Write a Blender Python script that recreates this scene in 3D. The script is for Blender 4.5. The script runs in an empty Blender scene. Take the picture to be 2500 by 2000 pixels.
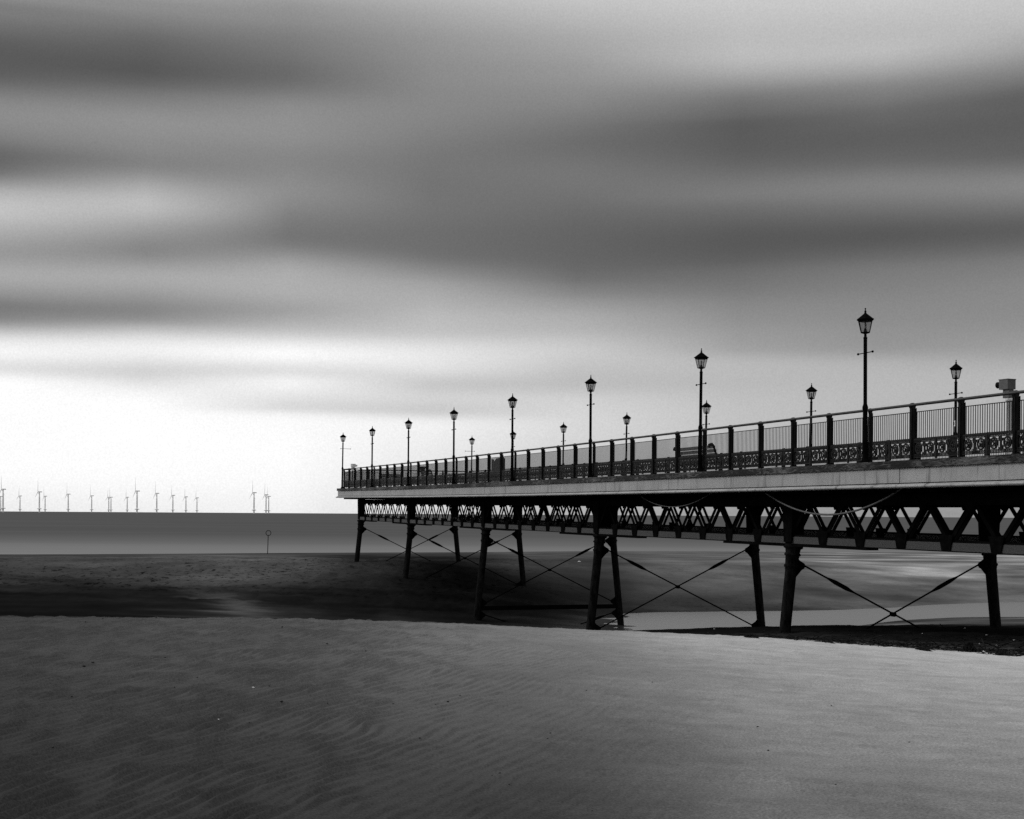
import bpy, math, random
import numpy as np
from mathutils import Vector, Matrix

random.seed(7)
sc = bpy.context.scene
COL = sc.collection
R = math.radians

# ------------------------------------------------------------------ frame of reference
F = 3526.0                      # focal length in pixels of the 2500 px wide photograph
CZ = 6.6                        # camera height above sea level (z = 0)
TH = math.atan(1136.0 / F)      # the pier runs away to the left of the view axis by this angle
CT, ST = math.cos(TH), math.sin(TH)

def W(L, t, h):
    """pier coordinates (L sideways, t along, h above the camera) to world"""
    return Vector((-t * ST + L * CT, t * CT + L * ST, h + CZ))

def D(t):
    """height of the deck kerb above the camera: the deck rises gently towards the sea"""
    return 1.375 + 5.2e-5 * (t - 15.0) ** 2

# ------------------------------------------------------------------ materials
def new_mat(name):
    m = bpy.data.materials.new(name); m.use_nodes = True
    nt = m.node_tree; nt.nodes.clear()
    out = nt.nodes.new('ShaderNodeOutputMaterial')
    b = nt.nodes.new('ShaderNodeBsdfPrincipled')
    nt.links.new(b.outputs[0], out.inputs[0])
    return m, nt, b, out

def grey(v): return (v, v, v, 1.0)

def noise(nt, vec, scale, detail=4.0, rough=0.55, dist=0.0):
    n = nt.nodes.new('ShaderNodeTexNoise'); n.inputs['Scale'].default_value = scale
    n.inputs['Detail'].default_value = detail; n.inputs['Roughness'].default_value = rough
    n.inputs['Distortion'].default_value = dist
    if vec is not None: nt.links.new(vec, n.inputs['Vector'])
    return n.outputs['Fac']

def ramp(nt, fac, stops, interp='LINEAR'):
    r = nt.nodes.new('ShaderNodeValToRGB'); r.color_ramp.interpolation = interp
    els = r.color_ramp.elements
    els[0].position, els[0].color = stops[0][0], grey(stops[0][1])
    els[1].position, els[1].color = stops[-1][0], grey(stops[-1][1])
    for p, v in stops[1:-1]:
        e = els.new(p); e.color = grey(v)
    nt.links.new(fac, r.inputs[0])
    return r.outputs[0]

def mathn(nt, op, a, b=None, c=None):
    n = nt.nodes.new('ShaderNodeMath'); n.operation = op
    for i, v in enumerate((a, b, c)):
        if v is None: continue
        if isinstance(v, (int, float)): n.inputs[i].default_value = v
        else: nt.links.new(v, n.inputs[i])
    return n.outputs[0]

def mixc(nt, fac, a, b):
    n = nt.nodes.new('ShaderNodeMix'); n.data_type = 'RGBA'
    if isinstance(fac, (int, float)): n.inputs[0].default_value = fac
    else: nt.links.new(fac, n.inputs[0])
    for i, v in ((6, a), (7, b)):
        if isinstance(v, tuple): n.inputs[i].default_value = v
        else: nt.links.new(v, n.inputs[i])
    return n.outputs[2]

def mapping(nt, scale=(1, 1, 1), rot=(0, 0, 0), coord='Object'):
    tc = nt.nodes.new('ShaderNodeTexCoord'); mp = nt.nodes.new('ShaderNodeMapping')
    mp.inputs['Scale'].default_value = scale; mp.inputs['Rotation'].default_value = rot
    nt.links.new(tc.outputs[coord], mp.inputs['Vector'])
    return mp.outputs[0]

def bump(nt, b, h, strength=0.3, dist=0.02):
    n = nt.nodes.new('ShaderNodeBump'); n.inputs['Strength'].default_value = strength
    n.inputs['Distance'].default_value = dist
    nt.links.new(h, n.inputs['Height']); nt.links.new(n.outputs[0], b.inputs['Normal'])

def simple(name, lo, hi, scale=6.0, rough=0.6, spec=0.3, stretch=(1, 1, 1), metal=0.0, bmp=0.0):
    m, nt, b, _ = new_mat(name)
    v = mapping(nt, stretch)
    f = noise(nt, v, scale, 6.0, 0.65)
    nt.links.new(ramp(nt, f, [(0.32, lo), (0.68, hi)]), b.inputs['Base Color'])
    b.inputs['Roughness'].default_value = rough
    b.inputs['Specular IOR Level'].default_value = spec
    b.inputs['Metallic'].default_value = metal
    if bmp: bump(nt, b, noise(nt, v, scale * 5, 4.0), bmp, 0.01)
    return m

M = {}
M['iron'] = simple('black_iron', 0.003, 0.008, 5.0, 0.7, 0.0, bmp=0.3)
M['leg_iron'] = simple('pitted_leg_iron', 0.003, 0.024, 9.0, 0.75, 0.0, (1, 1, 0.35), bmp=0.8)
M['rail_iron'] = simple('painted_rail_iron', 0.003, 0.022, 14.0, 0.55, 0.03, (1, 1, 0.3), bmp=0.2)
M['cast'] = simple('cast_iron', 0.002, 0.020, 9.0, 0.45, 0.08, bmp=0.2)
M['handrail'] = simple('handrail_steel', 0.012, 0.035, 5.0, 0.5, 0.2)
M['plate'] = simple('rusty_chord_plate', 0.04, 0.11, 30.0, 0.8, 0.15, bmp=0.4)
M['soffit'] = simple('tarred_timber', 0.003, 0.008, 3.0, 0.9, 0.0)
M['deck'] = simple('deck_boards', 0.12, 0.25, 3.0, 0.85, 0.2)
M['cable'] = simple('grey_cable', 0.06, 0.13, 12.0, 0.6, 0.3)
M['bench_wood'] = simple('bench_timber', 0.06, 0.14, 8.0, 0.7, 0.25, (4, 0.4, 4))
M['pale'] = simple('pale_enamel', 0.55, 0.7, 4.0, 0.4, 0.4)
M['box_grey'] = simple('grey_housing', 0.05, 0.09, 10.0, 0.5, 0.4)
M['turbine'] = simple('turbine_paint', 0.86, 0.9, 0.02, 0.6, 0.2)
M['turbine_pale'] = simple('turbine_platform_paint', 0.92, 0.95, 0.02, 0.6, 0.2)
M['board'] = simple('weathered_board', 0.02, 0.11, 5.0, 0.7, 0.2)
M['pebble'] = simple('dark_stone', 0.008, 0.02, 30.0, 0.6, 0.3)
M['shell'] = simple('white_shell', 0.75, 0.85, 30.0, 0.5, 0.3)
M['weed'] = simple('dry_seaweed', 0.004, 0.03, 6.0, 0.8, 0.0)

def kerb_mat():
    m, nt, b, _ = new_mat('weathered_kerb_timber')
    v = mapping(nt, (1, 0.35, 2.2), (R(14), 0, 0))
    f = noise(nt, v, 5.0, 8.0, 0.7, 2.2)
    v2 = mapping(nt, (1, 1, 1)); g = noise(nt, v2, 0.45, 3.0)
    s = mathn(nt, 'ADD', mathn(nt, 'MULTIPLY', f, 0.75), mathn(nt, 'MULTIPLY', g, 0.45))
    nt.links.new(ramp(nt, s, [(0.52, 0.005), (0.60, 0.018), (0.66, 0.08), (0.76, 0.16)]), b.inputs['Base Color'])
    b.inputs['Roughness'].default_value = 0.8; b.inputs['Specular IOR Level'].default_value = 0.2
    bump(nt, b, f, 0.6, 0.02)
    return m
M['kerb'] = kerb_mat()

def fascia_mat(name, lo, hi, stain):
    m, nt, b, _ = new_mat(name)
    v = mapping(nt, (1, 2.2, 0.22)); st = noise(nt, v, 2.2, 8.0, 0.7)
    v2 = mapping(nt, (1, 1, 1)); g = noise(nt, v2, 1.1, 5.0, 0.6)
    base = ramp(nt, g, [(0.3, lo), (0.7, hi)])
    spots = noise(nt, v2, 14.0, 6.0, 0.75)
    k = mathn(nt, 'MAXIMUM', ramp(nt, st, [(0.54, 0.0), (0.74, stain)]), ramp(nt, spots, [(0.60, 0.0), (0.70, stain)]))
    nt.links.new(mixc(nt, k, base, grey(0.05)), b.inputs['Base Color'])
    b.inputs['Roughness'].default_value = 0.65; b.inputs['Specular IOR Level'].default_value = 0.3
    bump(nt, b, st, 0.15, 0.01)
    return m
M['fascia'] = fascia_mat('painted_fascia', 0.30, 0.40, 0.85)
M['mould'] = fascia_mat('chipped_moulding', 0.34, 0.44, 0.97)

def glass_mat():
    m, nt, b, out = new_mat('lantern_glass')
    tr = nt.nodes.new('ShaderNodeBsdfTransparent'); tr.inputs[0].default_value = (0.95, 0.95, 0.95, 1)
    mx = nt.nodes.new('ShaderNodeMixShader')
    b.inputs['Base Color'].default_value = grey(0.12); b.inputs['Roughness'].default_value = 0.35; b.inputs['Specular IOR Level'].default_value = 0.2
    v = mapping(nt, (1, 1, 1)); f = noise(nt, v, 9.0)
    nt.links.new(ramp(nt, f, [(0.3, 0.12), (0.7, 0.24)]), mx.inputs[0])
    nt.links.new(tr.outputs[0], mx.inputs[1]); nt.links.new(b.outputs[0], mx.inputs[2])
    nt.links.new(mx.outputs[0], out.inputs[0])
    return m
M['glass'] = glass_mat()

# ------------------------------------------------------------------ mesh builder
class MB:
    def __init__(s): s.v = []; s.f = []; s.sm = []
    def add(s, vs, fs, smooth=False):
        o = len(s.v); s.v += [tuple(p) for p in vs]
        for f in fs: s.f.append(tuple(i + o for i in f)); s.sm.append(smooth)
    def hexa(s, c):                      # 8 corners: bottom ring then top ring
        s.add(c, [(0, 3, 2, 1), (4, 5, 6, 7), (0, 1, 5, 4), (1, 2, 6, 5), (2, 3, 7, 6), (3, 0, 4, 7)])
    def box(s, x0, x1, y0, y1, z0, z1):
        s.hexa([(x0, y0, z0), (x1, y0, z0), (x1, y1, z0), (x0, y1, z0), (x0, y0, z1), (x1, y0, z1), (x1, y1, z1), (x0, y1, z1)])
    def bar(s, a, b, w, d, up=(0, 0, 1)):  # rectangular bar from a to b
        a, b = Vector(a), Vector(b); t = (b - a).normalized(); u = Vector(up)
        n = t.cross(u)
        if n.length < 1e-6: n = t.cross(Vector((1, 0, 0)))
        n.normalize(); m = n.cross(t)
        n = n * w / 2; m = m * d / 2
        s.hexa([a - n - m, a + n - m, b + n - m, b - n - m, a - n + m, a + n + m, b + n + m, b - n + m])
    def tube(s, pts, rad, n=10, caps=True):
        pts = [Vector(p) for p in pts]; k = len(pts)
        if not isinstance(rad, (list, tuple)): rad = [rad] * k
        t0 = (pts[1] - pts[0]).normalized()
        up = Vector((0, 0, 1)) if abs(t0.z) < 0.9 else Vector((1, 0, 0))
        u = t0.cross(up).normalized(); vs = []
        for i, p in enumerate(pts):
            t = (pts[min(i + 1, k - 1)] - pts[max(i - 1, 0)]).normalized()
            u = (u - t * u.dot(t)).normalized(); w = t.cross(u)
            for j in range(n):
                a = 2 * math.pi * j / n
                vs.append(p + (u * math.cos(a) + w * math.sin(a)) * rad[i])
        fs = []
        for i in range(k - 1):
            for j in range(n):
                a, b = i * n + j, i * n + (j + 1) % n
                fs.append((a, b, b + n, a + n))
        s.add(vs, fs, True)
        if caps:
            s.add(vs[:n], [tuple(range(n - 1, -1, -1))]); s.add(vs[-n:], [tuple(range(n))])
    def lathe(s, prof, n=12, c=(0, 0, 0), smooth=True, rot=0.0):
        vs = []; c = Vector(c)
        for r, z in prof:
            for j in range(n):
                a = 2 * math.pi * j / n + rot
                vs.append((c.x + r * math.cos(a), c.y + r * math.sin(a), c.z + z))
        fs = []
        for i in range(len(prof) - 1):
            for j in range(n):
                a, b = i * n + j, i * n + (j + 1) % n
                fs.append((a, b, b + n, a + n))
        s.add(vs, fs, smooth)
        s.add(vs[:n], [tuple(range(n - 1, -1, -1))]); s.add(vs[-n:], [tuple(range(n))])
    def ball(s, c, r, n=8):
        s.lathe([(max(r * math.sin(math.pi * i / 6), 1e-4), -r * math.cos(math.pi * i / 6)) for i in range(7)], n, c)
    def build(s, name, mat, parent=None, loc=None, rotz=None):
        me = bpy.data.meshes.new(name); me.from_pydata(s.v, [], s.f)
        me.polygons.foreach_set('use_smooth', s.sm); me.update()
        me.materials.append(M[mat] if isinstance(mat, str) else mat)
        o = bpy.data.objects.new(name, me); COL.objects.link(o)
        if parent is not None: o.parent = parent
        if loc is not None: o.location = loc
        if rotz is not None: o.rotation_euler = (0, 0, rotz)
        return o

def tag(o, label=None, cat=None, group=None, kind=None):
    if label: o['label'] = label
    if cat: o['category'] = cat
    if group: o['group'] = group
    if kind: o['kind'] = kind
    return o

def thing(name, label, cat, loc=(0, 0, 0), rotz=0.0, group=None):
    o = bpy.data.objects.new(name, None); COL.objects.link(o)
    o.location = loc; o.rotation_euler = (0, 0, rotz)
    return tag(o, label, cat, group)

def copy_tree(o, parent=None):
    c = o.copy(); COL.objects.link(c)
    if parent is not None: c.parent = parent
    for ch in o.children: copy_tree(ch, c)
    return c

# ------------------------------------------------------------------ value noise
def vnoise(x, y, seed):
    rs = np.random.RandomState(seed); g = rs.rand(256, 256)
    xi = np.floor(x).astype(int); yi = np.floor(y).astype(int)
    fx = x - xi; fy = y - yi
    fx = fx * fx * (3 - 2 * fx); fy = fy * fy * (3 - 2 * fy)
    a = g[xi & 255, yi & 255]; b = g[(xi + 1) & 255, yi & 255]
    c = g[xi & 255, (yi + 1) & 255]; d = g[(xi + 1) & 255, (yi + 1) & 255]
    return (a * (1 - fx) + b * fx) * (1 - fy) + (c * (1 - fx) + d * fx) * fy - 0.5

def fbm(x, y, seed, o=4):
    s = 0; a = 1.0
    for i in range(o):
        s = s + a * vnoise(x * 2 ** i + 17.3 * i, y * 2 ** i - 9.1 * i, seed + i); a *= 0.5
    return s

def sst(a, b, x):
    t = np.clip((x - a) / (b - a), 0, 1); return t * t * (3 - 2 * t)

# ------------------------------------------------------------------ terrain
PROF = {
 -2500: [(-300, 1.2), (0, 1.6), (8, 1.6), (15, 1.5), (20, 1.48), (24, 1.75), (32, 3.0), (45, 4.7), (58, 5.0), (68, 5.0), (78, 4.5), (88, 3.95), (105, 3.5), (140, 4.4), (200, 6.1), (216, 6.6), (260, 7.4), (420, 9)],
 0:     [(-300, 1.2), (0, 1.6), (8, 1.6), (15, 1.5), (20, 1.48), (24, 1.75), (32, 3.0), (45, 4.7), (58, 5.0), (68, 5.0), (78, 4.5), (88, 3.95), (105, 3.5), (140, 4.4), (200, 6.1), (216, 6.6), (260, 7.4), (420, 9)],
 600:   [(-300, 1.2), (0, 1.6), (8, 1.6), (15, 1.52), (20, 1.49), (24, 1.8), (32, 3.1), (45, 4.8), (60, 5.2), (70, 5.2), (80, 4.7), (90, 3.95), (105, 3.4), (140, 4.1), (200, 5.8), (232, 6.6), (300, 7.6), (420, 9)],
 1160:  [(-300, 1.2), (0, 1.6), (8, 1.6), (15, 1.55), (21, 1.58), (25, 1.9), (33, 3.3), (45, 4.7), (60, 5.2), (74, 5.6), (82, 5.0), (90, 3.85), (104, 3.4), (140, 3.9), (200, 5.3), (247, 6.6), (320, 7.8), (420, 9)],
 1440:  [(-300, 1.2), (0, 1.6), (8, 1.6), (15, 1.6), (22, 1.72), (27, 2.3), (40, 3.6), (50, 4.2), (59, 4.68), (68, 5.6), (76, 5.95), (84, 6.0), (89, 5.92), (96, 5.0), (104, 4.3), (125, 3.75), (190, 5.0), (262, 6.6), (340, 7.8), (420, 9)],
 1855:  [(-300, 1.2), (0, 1.6), (8, 1.6), (15, 1.65), (20, 1.75), (24, 2.0), (32, 2.75), (44, 3.55), (50, 3.85), (57, 4.32), (66, 5.6), (72, 6.1), (84, 6.2), (90, 5.88), (100, 5.0), (125, 4.0), (190, 5.0), (265, 6.6), (340, 7.8), (420, 9)],
 2400:  [(-300, 1.2), (0, 1.6), (8, 1.6), (15, 1.7), (20, 1.95), (23, 2.18), (32, 2.8), (45, 3.42), (60, 4.4), (75, 5.3), (85, 5.88), (90, 6.15), (98, 6.15), (102, 5.88), (112, 5.1), (140, 4.4), (200, 5.2), (270, 6.6), (340, 7.8), (420, 9)],
 5000:  [(-300, 1.2), (0, 1.6), (8, 1.6), (15, 1.7), (20, 1.95), (23, 2.18), (32, 2.8), (45, 3.42), (60, 4.4), (75, 5.3), (85, 5.88), (90, 6.15), (98, 6.15), (102, 5.88), (112, 5.1), (140, 4.4), (200, 5.2), (270, 6.6), (340, 7.8), (420, 9)],
}
def wy(Y): return np.log(np.maximum(Y, -200) + 205) if False else np.where(Y > 6, np.log(np.maximum(Y, 1e-3) / 6) * 100, (Y - 6) * 4.0)
_cols = np.linspace(-2500, 5000, 251)
_yy = np.linspace(float(wy(np.array(-300.0))), float(wy(np.array(420.0))), 2400)
_tab = np.zeros((251, 2400))
_keys = sorted(PROF)
_pk = []
for c in _keys:
    p = PROF[c]; ys = wy(np.array([a for a, _ in p], dtype=float)); _pk.append(np.interp(_yy, ys, [b for _, b in p]))
_pk = np.array(_pk)
for i, c in enumerate(_cols):
    j = min(max(np.searchsorted(_keys, c) - 1, 0), len(_keys) - 2)
    w = (c - _keys[j]) / (_keys[j + 1] - _keys[j]); _tab[i] = _pk[j] * (1 - w) + _pk[j + 1] * w
def _blur(a, s, ax):
    k = np.exp(-0.5 * (np.arange(-3 * s, 3 * s + 1) / s) ** 2); k /= k.sum()
    pad = [(0, 0), (0, 0)]; pad[ax] = (3 * s, 3 * s)
    return np.apply_along_axis(lambda r: np.convolve(r, k, 'valid'), ax, np.pad(a, pad, mode='edge'))
_tab = _blur(_tab, 6, 1); _tab = _blur(_tab, 4, 0)

def tcol(X, Y): return 1250 + F * X / np.sqrt(np.maximum(Y, 0.0) ** 2 + 36.0) * np.where(Y > 0, 1, 1)

def drop_base(X, Y):
    c = np.clip(tcol(X, Y), -2500, 5000); y = np.clip(wy(Y), _yy[0], _yy[-1])
    u = (c + 2500) / 30.0; v = (y - _yy[0]) / (_yy[-1] - _yy[0]) * 2399
    i = np.clip(u.astype(int), 0, 249); j = np.clip(v.astype(int), 0, 2398); a = u - i; b = v - j
    return (_tab[i, j] * (1 - a) + _tab[i + 1, j] * a) * (1 - b) + (_tab[i, j + 1] * (1 - a) + _tab[i + 1, j + 1] * a) * b

def height(X, Y):
    """terrain height above sea level"""
    X = np.asarray(X, dtype=float); Y = np.asarray(Y, dtype=float)
    h = CZ - drop_base(X, Y)
    c = tcol(X, Y)
    near = 1 - sst(21, 30, Y)
    # wind ripples on the foreground sand
    wx = 0.50 * fbm(X * 0.8, Y * 0.8, 3, 3); wyy = 0.5 * fbm(X * 0.7 + 40, Y * 0.7, 9, 3)
    w3 = fbm(X * 1.6 + 7, Y * 1.1, 13, 3)
    w4 = fbm(X * 4.5 + 3, Y * 1.5, 17, 2)
    gl = (0.94 * (X + wx * 0.24) - 0.35 * (Y + wyy * 0.5) + 0.045 * w3 + 0.045 * w4) / 0.112
    gr = (0.42 * (X + wx * 0.25) + 0.90 * (Y + wyy * 0.3) + 0.07 * w3 + 0.05 * w4) / 0.19
    def rip(g):
        p = g - np.floor(g); return np.where(p < 0.72, p / 0.72, (1 - p) / 0.28)
    am = 0.25 + 1.15 * np.clip(fbm(X * 5.5, Y * 2.6, 21, 2) + 0.30, 0, 1)
    wl = 1 - sst(-1.2, 2.2, X - 0.05 * (Y - 9))
    wr = sst(-0.6, 1.8, X - 0.05 * (Y - 9))
    h = h + near * (0.036 * wl * am * rip(gl) * (0.45 + 0.75 * sst(0.3, -2.2, X)) + 0.018 * wr * am * rip(gr))
    h = h + near * 0.03 * fbm(X * 0.35, Y * 0.35, 55, 2) + near * 0.010 * fbm(X * 2.1, Y * 2.1, 57, 3)
    # trampled, lumpy sand on the bank, and softer undulations on the far beach
    bank = sst(70, 80, Y) * (1 - sst(108, 135, Y)) * (1 - sst(1150, 1500, c))
    h = h + bank * 0.16 * fbm(X * 1.1, Y * 0.6, 31, 4)
    far = sst(60, 80, Y) * (1 - sst(190, 240, Y))
    h = h + far * 0.10 * fbm(X * 0.10, Y * 0.05, 35, 3)
    h = h + 0.22 * fbm(X * 0.09, Y * 0.55, 43, 3) * sst(1180, 1300, c) * (1 - sst(1500, 1750, c)) * sst(68, 72, Y) * (1 - sst(88, 92, Y))
    rr = sst(22, 30, Y) * (1 - sst(50, 62, Y)) * sst(1400, 1800, c)
    h = h + rr * 0.10 * fbm(X * 1.3, Y * 0.9, 41, 4)
    return h

def H(x, y): return float(height(np.array([x]), np.array([y]))[0])

def ground_at(px, py):
    """where the sight line of a photo pixel first meets the sand"""
    hor = 1247.4 + 0.0063 * px; k = (py - hor) / F; a = (px - 1250) / F
    Y = np.concatenate([np.arange(6, 30, 0.02), np.arange(30, 240, 0.1)])
    hit = (CZ - k * Y) <= height(a * Y, Y)
    y = float(Y[np.argmax(hit)]) if hit.any() else 100.0
    return Vector((a * y, y, H(a * y, y)))

# tone of the sand, dampness plus painted-in shade: 0 pale, 1 dark (measured on the ground: bearing, distance)
_FC = [-2500, 0, 600, 1250, 1850, 2500, 5000]
_FY = [7.6, 11.3, 16, 21]
_FD = [[.72, .60, .54, .52], [.72, .60, .54, .52], [.70, .54, .46, .42], [.60, .38, .27, .18], [.27, .13, .03, -.03], [.21, .07, -.01, -.06], [.2, .07, -.01, -.06]]  # foreground: darkening to the left and near edge is shade painted into the colour
_BC = [-2500, 0, 300, 450, 560, 680, 900, 1130, 1300, 1450, 1600, 1850, 2100, 2500, 5000]
_BY = [24, 28, 33, 45, 52, 60, 69, 75, 80, 84, 91, 98, 105, 120, 160, 220]
_BD = [[1, 1.1, 1.1, 1.1, 1.1, 1.15, 1.2, 1.2, 1.15, .80, .58, .66, .60, .60, .58, .60],  # dark trough on the left: shadow painted in together with wet sand
       [1, 1.1, 1.1, 1.1, 1.1, 1.15, 1.2, 1.2, 1.15, .80, .58, .66, .60, .60, .58, .60],
       [1, 1.1, 1.1, 1.1, 1.1, 1.15, 1.2, 1.2, 1.15, .74, .52, .58, .54, .55, .58, .60],
       [.8, 1, 1, 1, 1.0, 0.95, .86, 1.1, 1.15, .70, .48, .48, .46, .48, .54, .58],
       [.5, .6, .6, .6, .6, .56, .54, .58, .66, .60, .44, .42, .40, .44, .50, .56],
       [.6, .9, 1, 1, .8, .70, .66, .95, 1.05, .72, .48, .48, .46, .50, .56, .66],
       [.8, 1, 1, 1, .9, .85, .84, 1.1, 1.15, .95, .70, .62, .80, .90, .65, .62],
       [.9, 1.1, 1.1, 1.1, 1.1, 1.1, 1.1, 1.2, 1.2, 1.15, 1.1, 1.05, 1.05, .92, .62, .55],
       [.8, .9, 1, 1, 1, 1.0, 1.0, .95, 1.05, 1.1, .95, .82, .72, .58, .50, .48],
       [.3, .4, .6, .8, .8, .80, .70, .60, .60, .85, .85, .75, .65, .55, .48, .45],
       [.2, .4, .5, 1.05, 1.1, 1.0, .9, .9, .85, .78, .66, .52, .44, .42, .40, .38],
       [.3, .5, .5, 1.05, 1.15, 1.2, .9, .8, .8, .8, .58, .48, .40, .38, .34, .36],
       [.5, .6, 1, 1.15, 1.15, .95, .7, .5, .5, .6, .5, .42, .36, .22, .22, .28],
       [.72, .8, 1.0, 1.12, .8, .5, .5, .45, .45, .5, .5, .45, .34, .20, .18, .24],
       [.72, .8, 1.0, 1.12, .8, .5, .5, .45, .45, .5, .5, .45, .34, .20, .18, .24]]
def _bil(tab, cs, ys, c, y):
    tab = np.array(tab); cs = np.array(cs, dtype=float); ys = np.array(ys, dtype=float)
    c = np.clip(c, cs[0], cs[-1] - 1e-3); y = np.clip(y, ys[0], ys[-1] - 1e-3)
    i = np.searchsorted(cs, c, 'right') - 1; j = np.searchsorted(ys, y, 'right') - 1
    a = (c - cs[i]) / (cs[i + 1] - cs[i]); b = (y - ys[j]) / (ys[j + 1] - ys[j])
    a = a * a * (3 - 2 * a)
    return (tab[i, j] * (1 - a) + tab[i + 1, j] * a) * (1 - b) + (tab[i, j + 1] * (1 - a) + tab[i + 1, j + 1] * a) * b

def damp_and_shade(X, Y):
    c = tcol(X, Y); n = fbm(X * 0.12, Y * 0.07, 71, 4); n2 = fbm(X * 0.5, Y * 0.30, 75, 4)
    n3 = fbm(X * 0.14, Y * 0.16, 91, 5)
    d_fg = _bil(_FD, _FC, _FY, c + 90 * fbm(X * .4, Y * .4, 77, 3), Y) + 0.05 * fbm(X * .9, Y * .5, 79, 3) + 0.055 * sst(-1, 2, X) * fbm((.42 * X + .9 * Y) * 6.5, (.9 * X - .42 * Y) * 2.6, 83, 3)
    cj = (130 * fbm(X * .06, Y * 1.0, 101, 2) + (Y - 74) * 9) * sst(64, 68, Y) * (1 - sst(84, 88, Y)) * (1 - sst(1100, 1300, c))
    bk = _bil(_BD, _BC, _BY, c + 55 * n + 25 * n2 + cj, Y + 5.0 * n * sst(50, 70, Y) + 2.2 * n2 * sst(22, 30, Y))
    bk = bk + ((0.22 + 0.22 * sst(1700, 2100, c)) * n3 + 0.10 * n2) * sst(60, 70, Y)
    # sharp strand line on the right, soft crest on the left
    soft = 1.3 - 0.8 * sst(1700, 2300, c)
    fg = 1 - sst(-soft, soft, Y - np.interp(c, [0, 1160, 1440, 1855, 2400], [21.5, 22.5, 23.0, 23.6, 22.1]) - 0.5 * n2)
    bk = bk + 0.22 * fbm(X * .10, Y * .55, 97, 3) * sst(62, 68, Y) * (1 - sst(86, 94, Y))
    bk = bk - 0.22 * np.clip(fbm(X * 1.2, Y * 1.0, 99, 3), -.4, .8) * sst(1500, 1900, c) * sst(22, 24, Y) * (1 - sst(36, 44, Y))
    return np.clip(d_fg * fg + bk * (1 - fg), -.06, 1.25)

def sand_mat():
    m, nt, b, _ = new_mat('beach_sand')
    at = nt.nodes.new('ShaderNodeAttribute'); at.attribute_name = 'damp_and_shade'
    v = mapping(nt, (1, 1, 1))
    fine = noise(nt, v, 60.0, 6.0, 0.7); med = noise(nt, v, 3.0, 6.0, 0.65)
    v2 = mapping(nt, (0.6, 1.2, 1)); blot = noise(nt, v2, 0.9, 7.0, 0.7)
    d = mathn(nt, 'ADD', at.outputs['Fac'], mathn(nt, 'MULTIPLY', mathn(nt, 'SUBTRACT', med, 0.5), 0.14))
    d = mathn(nt, 'ADD', d, mathn(nt, 'MULTIPLY', mathn(nt, 'SUBTRACT', blot, 0.5), 0.12))
    fl = nt.nodes.new('ShaderNodeAttribute'); fl.attribute_name = 'trodden'
    v3 = mapping(nt, (1.0, 0.55, 1)); fk = noise(nt, v3, 2.3, 7.0, 0.75, 0.4)
    d = mathn(nt, 'ADD', d, mathn(nt, 'MULTIPLY', fl.outputs['Fac'], ramp(nt, fk, [(0.40, -0.10), (0.54, 0.0), (0.66, 0.62)])))
    base = mathn(nt, 'POWER', 10.0, mathn(nt, 'SUBTRACT', -0.30, mathn(nt, 'MULTIPLY', d, 1.4)))
    sp = ramp(nt, fine, [(0.3, 0.52), (0.7, 1.22)])
    mx = nt.nodes.new('ShaderNodeMix'); mx.data_type = 'RGBA'; mx.blend_type = 'MULTIPLY'; mx.inputs[0].default_value = 1.0
    nt.links.new(base, mx.inputs[6]); nt.links.new(sp, mx.inputs[7])
    nt.links.new(mx.outputs[2], b.inputs['Base Color'])
    b.inputs['Roughness'].default_value = 0.95; b.inputs['Specular IOR Level'].default_value = 0.0
    bump(nt, b, mathn(nt, 'ADD', mathn(nt, 'MULTIPLY', fine, 0.5), med), 0.5, 0.02)
    return m

def build_terrain():
    q = np.concatenate([-np.geomspace(4.0, 0.44, 40), np.linspace(-0.42, 0.42, 760), np.geomspace(0.44, 4.0, 40)])
    Y = np.concatenate([np.linspace(-300, -20, 20), np.linspace(-15, 6, 24), np.linspace(6.04, 24, 520),
                        np.geomspace(24.05, 420, 620)])
    Q, YY = np.meshgrid(q, Y); X = Q * np.sqrt(YY ** 2 + 36.0)
    Z = height(X, YY)
    ny, nx = X.shape
    co = np.stack([X, YY, Z], -1).reshape(-1, 3).astype(np.float32)
    idx = np.arange(ny * nx).reshape(ny, nx)
    fa = np.stack([idx[:-1, :-1], idx[:-1, 1:], idx[1:, 1:], idx[1:, :-1]], -1).reshape(-1)
    nf = (ny - 1) * (nx - 1)
    me = bpy.data.meshes.new('beach_sand')
    me.vertices.add(ny * nx); me.vertices.foreach_set('co', co.ravel())
    me.loops.add(nf * 4); me.loops.foreach_set('vertex_index', fa.astype(np.int32))
    me.polygons.add(nf); me.polygons.foreach_set('loop_start', np.arange(0, nf * 4, 4, dtype=np.int32))
    me.polygons.foreach_set('loop_total', np.full(nf, 4, dtype=np.int32))
    me.polygons.foreach_set('use_smooth', np.ones(nf, dtype=bool))
    me.update(calc_edges=True)
    at = me.attributes.new('damp_and_shade', 'FLOAT', 'POINT')
    at.data.foreach_set('value', damp_and_shade(X, YY).ravel().astype(np.float32))
    at = me.attributes.new('trodden', 'FLOAT', 'POINT'); c = tcol(X, YY)
    tr = sst(78, 86, YY) * (1 - sst(108, 150, YY)) * (1 - 0.8 * sst(1200, 1500, c)) * (0.45 + 0.9 * sst(-.2, .4, fbm(X * .07, YY * .1, 61, 3)))
    at.data.foreach_set('value', tr.ravel().astype(np.float32))
    me.materials.append(sand_mat())
    o = bpy.data.objects.new('beach', me); COL.objects.link(o)
    tag(o, kind='structure')
    return o
build_terrain()

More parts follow.
